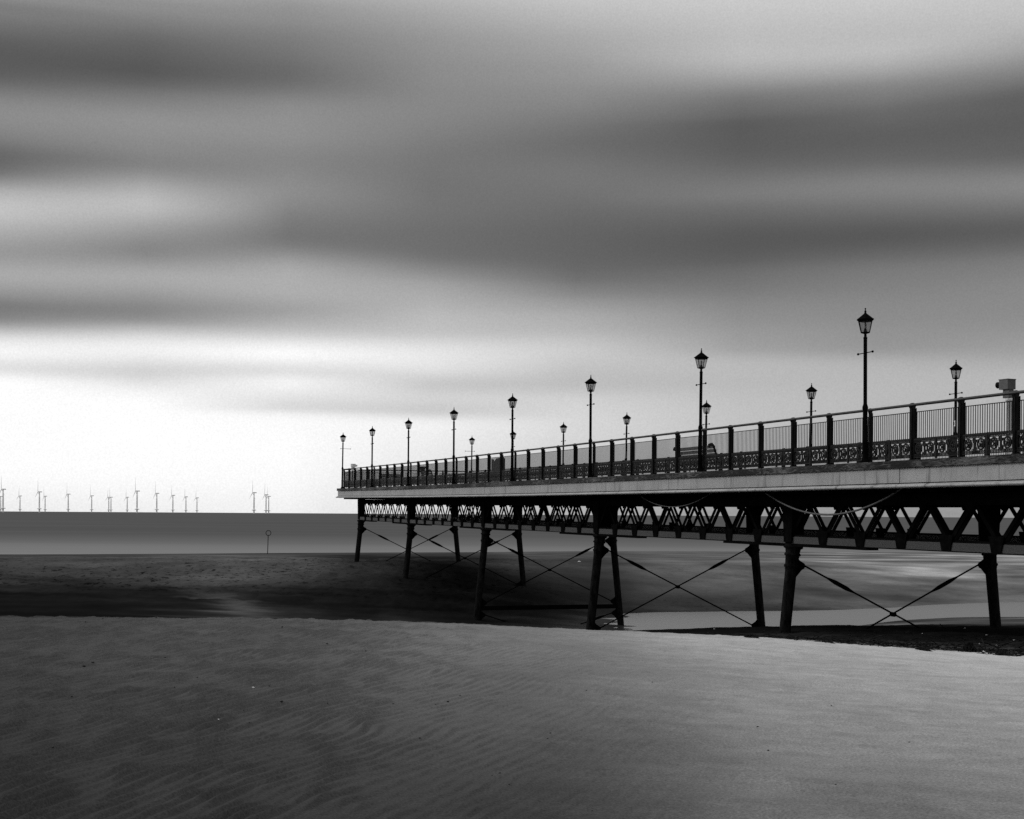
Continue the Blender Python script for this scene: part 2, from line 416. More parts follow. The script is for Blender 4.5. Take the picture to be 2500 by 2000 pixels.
# ------------------------------------------------------------------ sea and pool
def water_mats():
    m, nt, b, _ = new_mat('sea_water')
    v = mapping(nt, (0.004, 0.02, 1)); f = noise(nt, v, 1.0, 6.0, 0.6)
    tc = nt.nodes.new('ShaderNodeTexCoord'); sep = nt.nodes.new('ShaderNodeSeparateXYZ')
    nt.links.new(tc.outputs['Object'], sep.inputs[0])
    yn = mathn(nt, 'ADD', sep.outputs[1], mathn(nt, 'MULTIPLY', mathn(nt, 'SUBTRACT', f, 0.5), 120.0))
    foam = nt.nodes.new('ShaderNodeMapRange'); foam.interpolation_type = 'SMOOTHSTEP'
    foam.inputs['From Min'].default_value = 1.9; foam.inputs['From Max'].default_value = 4.8
    nt.links.new(mathn(nt, 'DIVIDE', 1000.0, mathn(nt, 'MAXIMUM', yn, 100.0)), foam.inputs['Value'])
    base = mixc(nt, foam.outputs[0], ramp(nt, f, [(0.3, 0.095), (0.7, 0.12)]), grey(0.25))
    nt.links.new(base, b.inputs['Base Color'])
    b.inputs['Roughness'].default_value = 0.75; b.inputs['Specular IOR Level'].default_value = 0.0
    v3 = mapping(nt, (0.05, 0.12, 1)); bump(nt, b, noise(nt, v3, 1.0, 2.0), 0.1, 0.3)
    M['sea'] = m
    m, nt, b, _ = new_mat('still_pool_water')
    b.inputs['Base Color'].default_value = grey(0.05); b.inputs['Roughness'].default_value = 0.22
    b.inputs['Specular IOR Level'].default_value = 0.5
    v = mapping(nt, (0.25, 1.2, 1)); bump(nt, b, noise(nt, v, 1.0, 4.0), 0.25, 0.03)
    M['pool'] = m
water_mats()

def build_sea():
    n = 128; rs = [0.0, 200, 500, 1000, 2500, 5000, 10000, 20000]; vs = [(0, 0, 0)]; fs = []
    for r in rs[1:]:
        for j in range(n):
            a = 2 * math.pi * j / n; vs.append((r * math.cos(a), r * math.sin(a), 0))
    for j in range(n): fs.append((0, 1 + j, 1 + (j + 1) % n))
    for i in range(len(rs) - 2):
        for j in range(n):
            a, b = 1 + i * n + j, 1 + i * n + (j + 1) % n; fs.append((a, a + n, b + n, b))
    mb = MB(); mb.add(vs, fs)
    tag(mb.build('sea', 'sea'), kind='structure')
build_sea()

def build_pool():
    vs = []; fs = []; cs = np.linspace(1150, 4600, 40); ys = np.linspace(64, 107, 12)
    for y in ys:
        for c in cs: vs.append(((c - 1250) / F * y, y, CZ - 5.9))
    for i in range(len(ys) - 1):
        for j in range(len(cs) - 1):
            a = i * len(cs) + j; fs.append((a, a + 1, a + 1 + len(cs), a + len(cs)))
    mb = MB(); mb.add(vs, fs); tag(mb.build('tidal_pool', 'pool'), kind='structure')
build_pool()

# ------------------------------------------------------------------ the pier
T0, T1 = 11.0, 103.9
B0 = Vector((25.13, 60.0, -4.7))
def V(L, t, h): return Vector((L - B0.x, t - B0.y, h - B0.z))
pier = thing('pier', 'long iron seaside pier on splayed cast legs, running out over the beach', 'pier', W(*B0), TH)

def strip(mb, L0, L1, a, b, t0=T0, t1=T1, step=2.0, top=None):
    """a beam along the pier, between heights D+a and D+b, following the rise of the deck"""
    ts = np.linspace(t0, t1, max(2, int(round((t1 - t0) / step)) + 1)); vs = []; fs = []
    for t in ts:
        for (l, z) in ((L0, a), (L1, a), (L1, b), (L0, b)): vs.append(V(l, t, D(t) + z))
    for i in range(len(ts) - 1):
        for j in range(4):
            k = i * 4 + j; k2 = i * 4 + (j + 1) % 4; fs.append((k, k2, k2 + 4, k + 4))
    fs.append((0, 3, 2, 1)); n = len(vs) - 4; fs.append((n, n + 1, n + 2, n + 3))
    mb.add(vs, fs)

def sweep(mb, prof, t0=T0, t1=T1, step=2.0):
    ts = np.linspace(t0, t1, max(2, int(round((t1 - t0) / step)) + 1)); n = len(prof); vs = []; fs = []
    for t in ts:
        for (l, z) in prof: vs.append(V(l, t, D(t) + z))
    for i in range(len(ts) - 1):
        for j in range(n):
            k = i * n + j; k2 = i * n + (j + 1) % n; fs.append((k, k2, k2 + n, k + n))
    fs.append(tuple(range(n - 1, -1, -1))); m = len(vs) - n; fs.append(tuple(range(m, m + n)))
    mb.add(vs, fs)

mb = MB()
nb = 62; wdt = (29.83 - 20.43) / nb
for i in range(nb): strip(mb, 20.43 + i * wdt, 20.43 + (i + 1) * wdt - 0.008, -0.09, -0.045 + 0.003 * (i % 2), T0, T1 - 0.3, 8.0)
mb.build('deck_planks', 'deck', pier)
mb = MB(); strip(mb, 20.30, 29.96, -0.60, -0.095, T0, T1 - 0.12, 4.0)
mb.build('deck_frame', 'soffit', pier)
kp = [(-0.187, 0), (-0.187, 1), (0, 1), (0, 0)]
for (a, b) in ((20.10, 20.42), (29.84, 30.16)):
    mb = MB(); strip(mb, a, b, -0.183, 0.0, T0, T1 + 0.15); mb.build('kerb_timber', 'kerb', pier)
mb = MB(); mb.hexa([V(20.42, T1 - .25, D(T1) - .183), V(29.84, T1 - .25, D(T1) - .183), V(29.84, T1 + .13, D(T1) - .183), V(20.42, T1 + .13, D(T1) - .183),
                    V(20.42, T1 - .25, D(T1) - .003), V(29.84, T1 - .25, D(T1) - .003), V(29.84, T1 + .13, D(T1) - .003), V(20.42, T1 + .13, D(T1) - .003)])
mb.build('kerb_timber', 'kerb', pier)
# fascia boards: separate lengths with thin joints
def fascia(L0, L1, sgn):
    mb = MB(); t = T0; k = 0
    rj = random.Random(3)
    while t < T1:
        ln = rj.uniform(5.5, 8.5); e = min(t + ln, T1)
        if T1 - e < 2: e = T1
        off = rj.uniform(0, 0.012) * sgn
        strip(mb, L0 + off, L1, -0.555, -0.192, t + 0.006, e, 2.0); t = e; k += 1
    mb.build('fascia_board', 'fascia', pier)
fascia(20.17, 20.298, -1); fascia(30.09, 29.962, 1)
mb = MB(); e = D(T1)
mb.hexa([V(20.17, T1 + .001, e - .555), V(30.09, T1 + .001, e - .555), V(30.09, T1 + .1, e - .555), V(20.17, T1 + .1, e - .555),
         V(20.17, T1 + .001, e - .19), V(30.09, T1 + .001, e - .19), V(30.09, T1 + .1, e - .19), V(20.17, T1 + .1, e - .19)])
mb.build('fascia_board', 'fascia', pier)
mp = [(20.22, -.68), (20.10, -.69), (20.055, -.665), (20.045, -.64), (20.06, -.615), (20.10, -.60), (20.12, -.598), (20.122, -.585), (20.122, -.579), (20.22, -.579)]
mb = MB(); sweep(mb, mp[::-1], T0, T1 + .25); mb.build('moulding', 'mould', pier)
mb = MB(); sweep(mb, [(50.26 - a, b) for a, b in mp], T0, T1 + .25); mb.build('moulding', 'mould', pier)
mb = MB(); strip(mb, 20.118, 20.168, -.577, -.556, T0, T1); mb.build('groove_shade_strip', 'soffit', pier)  # added dark strip, paints the shaded groove above the moulding
# joists under the overhang, seen as a row of dark ends
for t in np.arange(T0 + 1, T1, 2.0125):
    pass
mb = MB()
for t in np.arange(T0 + 1, T1 - .5, 1.006):
    mb.hexa([V(20.34, t - .09, D(t) - .78), V(29.9, t - .09, D(t) - .78), V(29.9, t + .09, D(t) - .78), V(20.34, t + .09, D(t) - .78),
             V(20.34, t - .09, D(t) - .602), V(29.9, t - .09, D(t) - .602), V(29.9, t + .09, D(t) - .602), V(20.34, t + .09, D(t) - .602)])
tag(mb.build('cross_joist', 'soffit', pier))

BS = 16.1
bents = [39.1 + BS * k for k in (-1, 0, 1, 2, 3)] + [102.4]
LN, LF = 21.58, 28.55
PN = BS / 8
def truss_span(L, t0, t1, face):
    n = int(round((t1 - t0) / PN)); p = (t1 - t0) / n
    mb = MB(); strip(mb, L - .17, L + .17, -1.10, -0.79, t0, t1); root = mb.build('truss_girder', 'iron', pier)
    mb = MB(); strip(mb, L - .13, L + .13, -2.03, -1.975, t0, t1); strip(mb, L - .19, L + .19, -2.265, -2.240, t0, t1)
    a = t0; mb2 = MB()
    strip(mb2, L - .150, L + .06, -2.238, -2.032, t0, t1); mb2.build('chord_web', 'plate', root)
    mb.build('bottom_chord', 'iron', root)
    mb = MB()
    for i in range(n):
        ta, tb = t0 + i * p, t0 + (i + 1) * p; tm = (ta + tb) / 2
        for (x, y) in ((ta, tm), (tb, tm)):
            for o in ((-.075, .06) if face else (0.0,)):
                mb.bar(V(L + o, x, D(x) - 2.05), V(L + o, y, D(y) - 1.0), .12 if face else .105, .03 if face else .07, (1, 0, 0))
    for i in range(n + 1):
        x = t0 + i * p; w0, w1 = .24, .18
        for o in (L - .170,):
            mb.hexa([V(o - .012, x - w1, D(x) - 2.235), V(o + .012, x - w1, D(x) - 2.235), V(o + .012, x + w1, D(x) - 2.235), V(o - .012, x + w1, D(x) - 2.235),
                     V(o - .012, x - w0 - .06, D(x) - 1.84), V(o + .012, x - w0 - .06, D(x) - 1.84), V(o + .012, x + w0 + .06, D(x) - 1.84), V(o - .012, x + w0 + .06, D(x) - 1.84)])
    for i in range(n):
        x = t0 + (i + .5) * p
        for o in (L - .180,):
            mb.hexa([V(o - .01, x - .12, D(x) - 1.20), V(o + .01, x - .12, D(x) - 1.20), V(o + .01, x + .12, D(x) - 1.20), V(o - .01, x + .12, D(x) - 1.20),
                     V(o - .01, x - .24, D(x) - 1.02), V(o + .01, x - .24, D(x) - 1.02), V(o + .01, x + .24, D(x) - 1.02), V(o - .01, x + .24, D(x) - 1.02)])
    mb.build('lattice', 'iron', root)
    if face:
        mb = MB()
        strip(mb, L - .19, L + .19, -2.33, -2.267, t0 + .3, min(t0 + 4.4, t1)); mb.build('flange_plate', 'iron', root); mb = MB(); strip(mb, L - .19, L + .19, -2.33, -2.267, t1 - 4.4, t1 - .3)
        mb.build('flange_plate', 'iron', root)
    return root
for L in (LN, LF):
    for a, b in zip(bents[:-1], bents[1:]): truss_span(L, a, b, L == LN)
    truss_span(L, T0 + .5, bents[0], False)
SPL = 0.105
def leg(L, t, s):
    top = -2.27; r = .178
    bot = -9.2 if t > 50 else -7.2
    mb = MB()
    def ax(dz): return V(L + s * SPL * (-dz + top), t, D(t) + dz)
    mb.tube([ax(top - .02), ax(top - .9), ax(bot * .6), ax(bot)], [r * 1.04, r, r * .97, r * 1.0], 20)
    lg = mb.build('leg', 'leg_iron', pier)
    mb = MB()
    pr = [(0.0, .26), (.05, .27), (.06, .30), (.11, .29), (.14, .235), (.26, .215), (.29, .25), (.33, .25), (.36, .21), (.60, .195), (.63, .225), (.68, .225), (.71, .195), (.78, .185)]
    mb.tube([ax(top - a) for a, _ in pr], [b for _, b in pr], 20)
    mb.build('capital', 'leg_iron', lg)
    # box stanchion above the capital, up to the deck
    mb = MB(); mb.hexa([V(L - .21, t - .23, D(t) - 2.202), V(L + .21, t - .23, D(t) - 2.202), V(L + .21, t + .23, D(t) - 2.202), V(L - .21, t + .23, D(t) - 2.202),
                        V(L - .21, t - .34, D(t) - .782), V(L + .21, t - .34, D(t) - .782), V(L + .21, t + .34, D(t) - .782), V(L - .21, t + .34, D(t) - .782)])
    mb.build('stanchion', 'iron', lg)
    return lg, ax

def lug(parent, p, s, tgt):
    """a shaped iron ear on the leg, pointing inwards"""
    mb = MB(); d = (Vector(tgt) - Vector(p)).normalized()
    n = 9; out = [(-.02, .30), (.10, .16), (.20, .10), (.27, .06), (.29, -.02), (.25, -.09), (.17, -.13), (.07, -.24), (-.02, -.34)]
    vs = [Vector(p) + Vector((s * a, -.03, b)) for a, b in out] + [Vector(p) + Vector((s * a, .03, b)) for a, b in out]
    fs = [tuple(range(n)), tuple(range(2 * n - 1, n - 1, -1))] + [(i, i + n, (i + 1) % n + n, (i + 1) % n) for i in range(n)]
    mb.add(vs, fs); mb.build('lug', 'iron', parent)

def rod(a, b, r=.028, tb=0.19):
    a, b = Vector(a), Vector(b); mb = MB(); mb.tube([a, b], r, 8); o = mb.build('tie_rod', 'iron', pier)
    ln = (b - a).length; p = [tb - .52 / ln, tb - .40 / ln, tb - .22 / ln, tb + .22 / ln, tb + .40 / ln, tb + .52 / ln]; q = [r, .045, .068, .068, .045, r]
    mb = MB(); mb.tube([a.lerp(b, x) for x in p], q, 8); mb.build('turnbuckle', 'iron', o)
    return o

for t in bents:
    ln, ax1 = leg(LN, t, -1); lf, ax2 = leg(LF, t, 1)
    z0, z1 = -2.92, -6.12
    n0, n1, f0, f1 = ax1(z0), ax1(z1), ax2(z0), ax2(z1)
    off = Vector((.17, 0, 0))
    lug(ln, n0 + off, 1, f1); lug(lf, f0 - off, -1, n1)
    lug(ln, n1 + off, 1, f0); lug(lf, f1 - off, -1, n0)
    e = Vector((.42, 0, 0)); y1, y2 = Vector((0, -.04, 0)), Vector((0, .04, 0))
    rod(n0 + e + y1, f1 - e + y1); rod(f0 - e + y2, n1 + e + y2)
    pa, pb, pc, pd = n0 + e, f1 - e, f0 - e, n1 + e
    da, db = pb - pa, pd - pc; k = ((pc.x - pa.x) * db.z - (pc.z - pa.z) * db.x) / (da.x * db.z - da.z * db.x); c = pa + da * k
    mb = MB(); mb.tube([c + Vector((0, -.09, -.01)), c + Vector((0, .09, -.01))], .072, 14); mb.build('rod_joint', 'iron', pier)
    if 60 < t < 90:
        zb = -6.40; a, b = ax1(zb) + Vector((.15, 0, 0)), ax2(zb) - Vector((.15, 0, 0))
        mb = MB(); mb.bar(a, b, .16, .22); mb.build('horizontal_strut', 'iron', pier)
        n2, f2, n3, f3 = ax1(-6.75), ax2(-6.75), ax1(-9.1), ax2(-9.1)
        lug(ln, n2 + off, 1, f3); lug(lf, f2 - off, -1, n3)
        rod(n2 + e + y1, f3 - e + y1); rod(f2 - e + y2, n3 + e + y2, tb=.12)

# ------------------------------------------------------------------ railings
def cast_panel(length, seed=0):
    """pierced cast panel of scrolls between ruled bands, in the x = 0 plane, y 0..length, z 0..0.5"""
    mb = MB(); rr = random.Random(seed)
    y0, y1 = .04, length - .04; th = .03
    def hb(z, d): mb.box(-th / 2, th / 2, y0, y1, z - d / 2, z + d / 2)
    hb(.485, .035); hb(.445, .012); hb(.412, .012); hb(.045, .022); hb(.085, .010); hb(.12, .012)
    n = int((y1 - y0) / .055)
    for i in range(n + 1):
        y = y0 + (y1 - y0) * i / n
        mb.box(-th / 2 + .002, th / 2 - .002, y - .006, y + .006, .035, .12); mb.box(-th / 2 + .002, th / 2 - .002, y - .006, y + .006, .412, .48)
    for y in (y0, (y0 + y1) / 2, y1): mb.box(-.022, .022, y - .028, y + .028, 0.0, .50)
    cc = .265
    def arc(cy, cz, r, a0, a1, w0, w1, k=12):
        vs = []; fs = []
        for i in range(k + 1):
            a = a0 + (a1 - a0) * i / k; w = w0 + (w1 - w0) * i / k
            for (x, rad) in ((-th / 2, r - w / 2), (-th / 2, r + w / 2), (th / 2, r + w / 2), (th / 2, r - w / 2)):
                vs.append((x, cy + rad * math.cos(a), cz + rad * math.sin(a)))
        for i in range(k):
            for j in range(4):
                p, q = i * 4 + j, i * 4 + (j + 1) % 4; fs.append((p, q, q + 4, p + 4))
        fs.append((0, 3, 2, 1)); fs.append((k * 4, k * 4 + 1, k * 4 + 2, k * 4 + 3)); mb.add(vs, fs)
    m = 4; pitch = (y1 - y0) / m
    for i in range(m):
        cy = y0 + pitch * (i + .5); s = 1 if i % 2 else -1
        arc(cy, cc, .125, 0, 2 * math.pi, .030, .030, 20)
        arc(cy, cc, .070, s * .5, s * .5 + s * 4.6, .034, .018)
        mb.ball((0, cy - s * .01, cc - .01), .034, 6)
        for a in range(5):
            b = a * 2 * math.pi / 5 + .4
            mb.bar((0, cy + .03 * math.cos(b), cc + .03 * math.sin(b)), (0, cy + .125 * math.cos(b), cc + .125 * math.sin(b)), .02, .022, (1, 0, 0))
        # leaf scrolls between the rings
        x = cy + pitch / 2 * .98
        if i < m - 1:
            arc(x, cc + .10, .060, math.pi, 2.4 * math.pi, .040, .020); arc(x, cc - .10, .060, 0, -1.4 * math.pi, .040, .020)
            mb.bar((0, x, cc - .14), (0, x, cc + .14), .05, .03, (1, 0, 0))
    return mb

def infill_panel(length):
    mb = MB(); n = 22
    mb.box(-.008, .008, .03, length - .03, .655, .675); mb.box(-.008, .008, .03, length - .03, .0, .018)
    for i in range(n):
        y = .03 + (length - .06) * (i + .5) / n; mb.box(-.006, .006, y - .0085, y + .0085, .018, .655)
    return mb

def post_mb(mirror=1):
    mb = MB(); m = mirror
    xs = sorted((.0, .155 * m))
    mb.box(xs[0], xs[1], -.012, .012, 0, 1.30)
    for x in (.0, .145 * m):
        a = sorted((x, x + .014 * m)); mb.box(a[0], a[1], -.037, .037, 0.0, 1.30)
    # rounded head that hooks over the handrail
    c = Vector((.055 * m, 0, 1.345)); n = 14; vs = []; 
    for y in (-.036, .036):
        for i in range(n):
            a = 2 * math.pi * i / n; vs.append((c.x + .082 * math.cos(a), y, c.z + .082 * math.sin(a)))
    fs = [tuple(range(n)), tuple(range(2 * n - 1, n - 1, -1))] + [(i, i + n, (i + 1) % n + n, (i + 1) % n) for i in range(n)]
    mb.add(vs, fs)
    mb.box(min(-.012 * m, .17 * m), max(-.012 * m, .17 * m), -.05, .05, 0, .03)
    mb.box(min(.02 * m, .13 * m), max(.02 * m, .13 * m), -.05, .05, .50, .53)
    return mb

def railing(name, label, pts, mirror, sub):
    """pts: list of (L, t) post positions along one straight line"""
    (L0, t0), (L1, t1) = pts[0], pts[-1]
    dirn = math.atan2(-(L1 - L0), (t1 - t0))          # local rotation so that +y runs along the railing
    root = thing(name, label, 'railing', W(L0, t0, D(t0)), TH + dirn)
    pos = []
    for (L, t) in pts:
        s = math.hypot(L - L0, t - t0); pos.append((s, D(t) - D(t0)))
    ln = pos[1][0] - pos[0][0]
    c0 = i0 = p0 = None
    for k in range(len(pos)):
        s, z = pos[k]
        if p0 is None: p0 = post_mb(mirror).build('post', 'rail_iron', root, (0, s, z)); 
        else:
            o = p0.copy(); COL.objects.link(o); o.location = (0, s, z)
            if sub and k in sub: o.scale = (.62, .8, 1); o.location.x = .07 * mirror
        if k < len(pos) - 1:
            sl = math.atan2(pos[k + 1][1] - z, ln)
            if c0 is None: c0 = cast_panel(ln).build('cast_scroll_panel', 'cast', root); o = c0
            else: o = c0.copy(); COL.objects.link(o)
            o.location = (.06 * mirror, s, z + .028); o.rotation_euler = (sl, 0, 0)
            if i0 is None: i0 = infill_panel(ln).build('baluster_panel', 'rail_iron', root); o = i0
            else: o = i0.copy(); COL.objects.link(o)
            o.location = (.085 * mirror, s, z + .53); o.rotation_euler = (sl, 0, 0)
    mb = MB(); mb.tube([(-.01 * mirror, s, z + 1.365) for s, z in pos], .036, 12); mb.build('handrail', 'handrail', root)
    return root

PT = [103 - 2 * k for k in range(45)]
railing('deck_railing', 'long iron railing along the near edge of the pier, scroll panels below thin bars', [(20.33, t) for t in PT[::-1]], 1, [k for k in range(45) if (103 - 2 * (44 - k)) % 10 == 3])
railing('deck_railing', 'iron railing along the far edge of the pier, partly seen through the near one', [(29.93, t) for t in PT[::-1]], -1, None)
railing('deck_railing', 'short iron railing across the seaward end of the pier deck', [(20.50 + 9.26 * k / 5, 103.45) for k in range(6)], 1, None)

# ------------------------------------------------------------------ pier lamps
def hexring(r, z, n=6, rot=0.0): return [(r * math.cos(2 * math.pi * j / n + rot), r * math.sin(2 * math.pi * j / n + rot), z) for j in range(n)]
LH = 4.02
def make_lamp():
    root = thing('street_lamp', 'x', 'street lamp')
    mb = MB()
    mb.lathe([(.11, 0), (.11, .05), (.085, .08), (.068, .14), (.066, .50), (.074, .52), (.074, .56), (.064, .58), (.062, 1.36), (.075, 1.40), (.075, 1.46), (.060, 1.50), (.049, 1.54),
              (.048, 3.22), (.053, 3.235), (.053, 3.27), (.036, 3.28), (.034, 3.33)], 16)
    mb.build('lamp_post', 'iron', root)
    mb = MB(); mb.tube([(0, -.35, 0), (0, .35, 0)], .012, 8); mb.ball((0, -.35, 0), .032); mb.ball((0, .35, 0), .032)
    mb.build('ladder_bar', 'iron', root, (0, 0, 2.865))
    # lantern
    zb, zt, rb, rt = 3.385, 3.68, .118, .192
    fr = MB()
    fr.lathe([(.034, 3.32), (.040, 3.335), (.030, 3.345), (.045, 3.362), (.10, 3.378), (rb + .012, 3.39), (rb + .010, 3.405), (rb - .02, 3.405)], 6, smooth=False)
    for j in range(6):
        a = 2 * math.pi * j / 6; c, s = math.cos(a), math.sin(a)
        fr.bar((rb * c, rb * s, zb), (rt * c, rt * s, zt + .01), .016, .016, (c, s, 0))
    fr.lathe([(rt - .03, zt), (rt + .012, zt), (rt + .018, zt + .03), (rt - .03, zt + .03)], 6, smooth=False)
    lf = fr.build('lantern_frame', 'iron', root)
    for j in range(6):
        a, b = 2 * math.pi * j / 6, 2 * math.pi * (j + 1) / 6; g = MB(); k = .97
        pa = [(k * rb * math.cos(a), k * rb * math.sin(a), zb + .02), (k * rb * math.cos(b), k * rb * math.sin(b), zb + .02),
              (k * rt * math.cos(b), k * rt * math.sin(b), zt), (k * rt * math.cos(a), k * rt * math.sin(a), zt)]
        n = Vector((math.cos((a + b) / 2), math.sin((a + b) / 2), 0)) * -.004
        g.hexa([Vector(p) for p in pa] + [Vector(p) + n for p in pa]) ; g.build('pane', 'glass', lf)
    rf = MB(); z = zt + .03
    rf.lathe([(rt + .02, z), (.245, z + .018), (.248, z + .028), (.215, z + .045), (.15, z + .095), (.085, z + .145), (.045, z + .175), (.03, z + .185)], 6, smooth=False)
    ro = rf.build('lantern_roof', 'iron', root)
    fn = MB(); fn.lathe([(.03, z + .18), (.034, z + .20), (.020, z + .215), (.032, z + .235), (.030, z + .245), (.013, z + .262), (.010, z + .285), (.021, z + .298), (.021, z + .312), (.008, z + .325)], 10)
    fn.build('finial', 'iron', ro)
    bl = MB(); bl.lathe([(.05, 3.405), (.045, 3.44), (.032, 3.47), (.03, 3.50), (.012, 3.505)], 12); bl.build('lamp_holder', 'iron', root)
    bl = MB(); bl.lathe([(.020, 3.505), (.036, 3.54), (.036, 3.60), (.02, 3.63), (.004, 3.64)], 12); bl.build('bulb', 'pale', root)
    return root
lamp0 = make_lamp(); used = False
def place_lamp(L, t, label, group, rot=0.0, bar=None, lean=0.0):
    # turn the six sided lantern a little differently on each post
    p = W(L, t, 0); rot = (math.atan2(-p.y, -p.x) - TH) + rot
    global used
    o = lamp0 if not used else copy_tree(lamp0); used = True
    o.location = W(L, t, D(t)); o.rotation_euler = (0, lean, TH)
    o['label'] = label; o['group'] = group
    for ch in o.children:
        n = ch.name.split('.')[0]
        if n in ('lantern_frame', 'lantern_roof'): ch.rotation_euler = (0, 0, rot)
        if n == 'ladder_bar':
            ch.rotation_euler = (0, 0, R(90) if bar is not None else 0); ch.location = (bar or 0, 0, 2.865)
    return o
near_l = ['first lamp of the near row, at the outer left end of the pier', 'second lamp of the near row counted from the seaward end',
          'third lamp of the near row counted from the seaward end', 'fourth lamp of the near row counted from the seaward end',
          'fifth lamp of the near row, with a far lamp showing just behind its shaft', 'sixth lamp of the near row, the one left of the middle lantern pair',
          'tall lamp standing in front of the slatted bench, third nearest', 'tallest and nearest lamp, at the right of the near row']
near_l[5] = 'sixth lamp of the near row, between two smaller lamps of the far row'
for k in range(8):
    t = 103 - 10 * k
    place_lamp(20.29, t, near_l[k], 'lantern lamps along the near edge of the pier', rot=R([30, 8, 26, 30, 25, 32, 30, 3][k]), bar=.2 if k == 0 else None, lean=R([.7, .2, .1, 0, 0, 0, .4, -.3][k]))
far_l = ['smallest lamp, leftmost of the far row, between the fourth and fifth near lamps', 'far row lamp almost hidden behind the shaft of the fifth near lamp',
         'small far row lamp just left of the sixth near lamp', 'small far row lamp just right of the sixth near lamp', 'far row lamp half hidden behind the tall lamp at the bench',
         'far row lamp standing alone between the bench and the tallest lamp', 'far row lamp right of the tallest lamp, with a white number plate on its shaft']
for k in range(7):
    t = 103 - 10 * k
    o = place_lamp(30.0, t, far_l[k], 'lantern lamps along the far edge of the pier', rot=R([30, 28, 30, 25, 30, 27, 2][k]), bar=-.15 if k == 0 else None, lean=R([.4, .1, .2, .9, .8, .6, .2][k]))
    if k == 6:
        mb = MB(); mb.box(-.085, -.080, -.075, .055, 1.72, 1.92); pl = mb.build('number_plate', 'pale', o, (0, -.02, 0))
        mb = MB(); mb.box(-.090, -.086, -.03, .005, 1.77, 1.875); mb.build('plate_mark', 'iron', pl, (0, 0, 0))

# ------------------------------------------------------------------ deck furniture
def make_bench(label, L, t, length, rz, group):
    root = thing('park_bench', label, 'bench', W(L, t, D(t) - .042), TH + rz, group)
    h = length / 2
    s = MB()
    for i in range(4): s.box(-.02 + i * .12, .075 + i * .12, -h + .04, h - .04, .42, .455)
    s.build('seat', 'bench_wood', root)
    b = MB()
    for i in range(4):
        z = .50 + i * .125; x = -.06 - i * .045; b.bar((x, -h + .03, z + .045), (x - .01, h - .03, z + .045), .035, .108)
    b.build('backrest', 'bench_wood', root)
    for y in (-h, h):
        f = MB()
        f.tube([(.50, y, 0), (.46, y, .22), (.47, y, .42), (.50, y, .62)], [.03, .026, .026, .03], 8)
        f.tube([(-.02, y, 0), (.02, y, .22), (-.02, y, .42), (-.11, y, .70), (-.20, y, .93), (-.28, y, .99), (-.36, y, .96), (-.38, y, .89)], [.03, .03, .034, .04, .045, .055, .06, .05], 8)
        f.tube([(.50, y, .62), (.30, y, .66), (.08, y, .64), (-.09, y, .66)], .028, 8); f.tube([(-.02, y, .42), (.48, y, .42)], .026, 8)
        f.ball((.54, y, .60), .06)
        f.build('end_frame', 'cast', root)
    root.scale = (1, 1, 1.11)
    return root
def at_px(px, L): # t on the line L whose image column is px
    u = px - 114.0; return F * L / (CT * CT * u) - L * math.tan(TH)
make_bench('long slatted bench with scrolled ends behind the tall lamp, largest of the benches', 22.4, at_px(1710, 22.4), 2.95, 0, 'slatted benches on the pier deck')
make_bench('slatted bench beside the pale flared pedestal, far along the deck', 23.0, at_px(1047, 23.0), 2.5, 0, 'slatted benches on the pier deck')
make_bench('small dark bench set across the deck near the seaward end', 23.4, 100.5, 1.5, R(-90), 'slatted benches on the pier deck')

def scope(label, L, t, mat, rz, pedmat):
    root = thing('telescope', label, 'telescope', W(L, t, D(t) - .042), TH + rz)
    p = MB(); p.lathe([(.16, 0), (.16, .04), (.075, .08), (.06, .4), (.055, 1.28), (.085, 1.31), (.085, 1.36), (.06, 1.37)], 14); p.build('pedestal', pedmat, root)
    c = MB(); c.box(-.075, .075, -.06, .12, 1.372, 1.568); c.build('swivel_block', mat, root)
    b = MB(); b.box(-.12, .12, -.135, .135, 1.50, 1.72); b.box(-.13, .13, -.145, .145, 1.721, 1.735); hs = b.build('housing', mat, root)
    hs.location = (0, .06, .07)
    e = MB(); e.tube([(0, .137, 1.62), (0, .23, 1.62), (0, .24, 1.62), (0, .30, 1.62)], [.055, .055, .07, .075], 14); e.build('viewing_tube', 'rail_iron' if pedmat == 'pale' and mat == 'box_grey' else mat, root, (0, .06, .07))
    return root
scope('dark grey box viewing scope on a white pole behind the railing at the right edge', 20.85, at_px(2462, 20.85), 'box_grey', R(8), 'pale')
scope('small pale box viewing scope above the railing at the left end of the pier', 20.9, at_px(860, 20.9), 'pale', R(-70), 'pale')

t = at_px(1031, 24.0)
root = thing('flared_pedestal', 'pale narrow pedestal flaring to a flat dark top, left of the distant bench', 'pedestal', W(24.0, t, D(t) - .042), TH)
mb = MB(); mb.lathe([(.16, 0), (.11, .1), (.09, .8), (.10, 1.1), (.20, 1.38), (.22, 1.42)], 14); mb.build('stem', 'box_grey', root)
mb = MB(); mb.lathe([(.23, 1.421), (.24, 1.46), (.20, 1.49), (.05, 1.50)], 14); mb.build('lid', 'rail_iron', root)

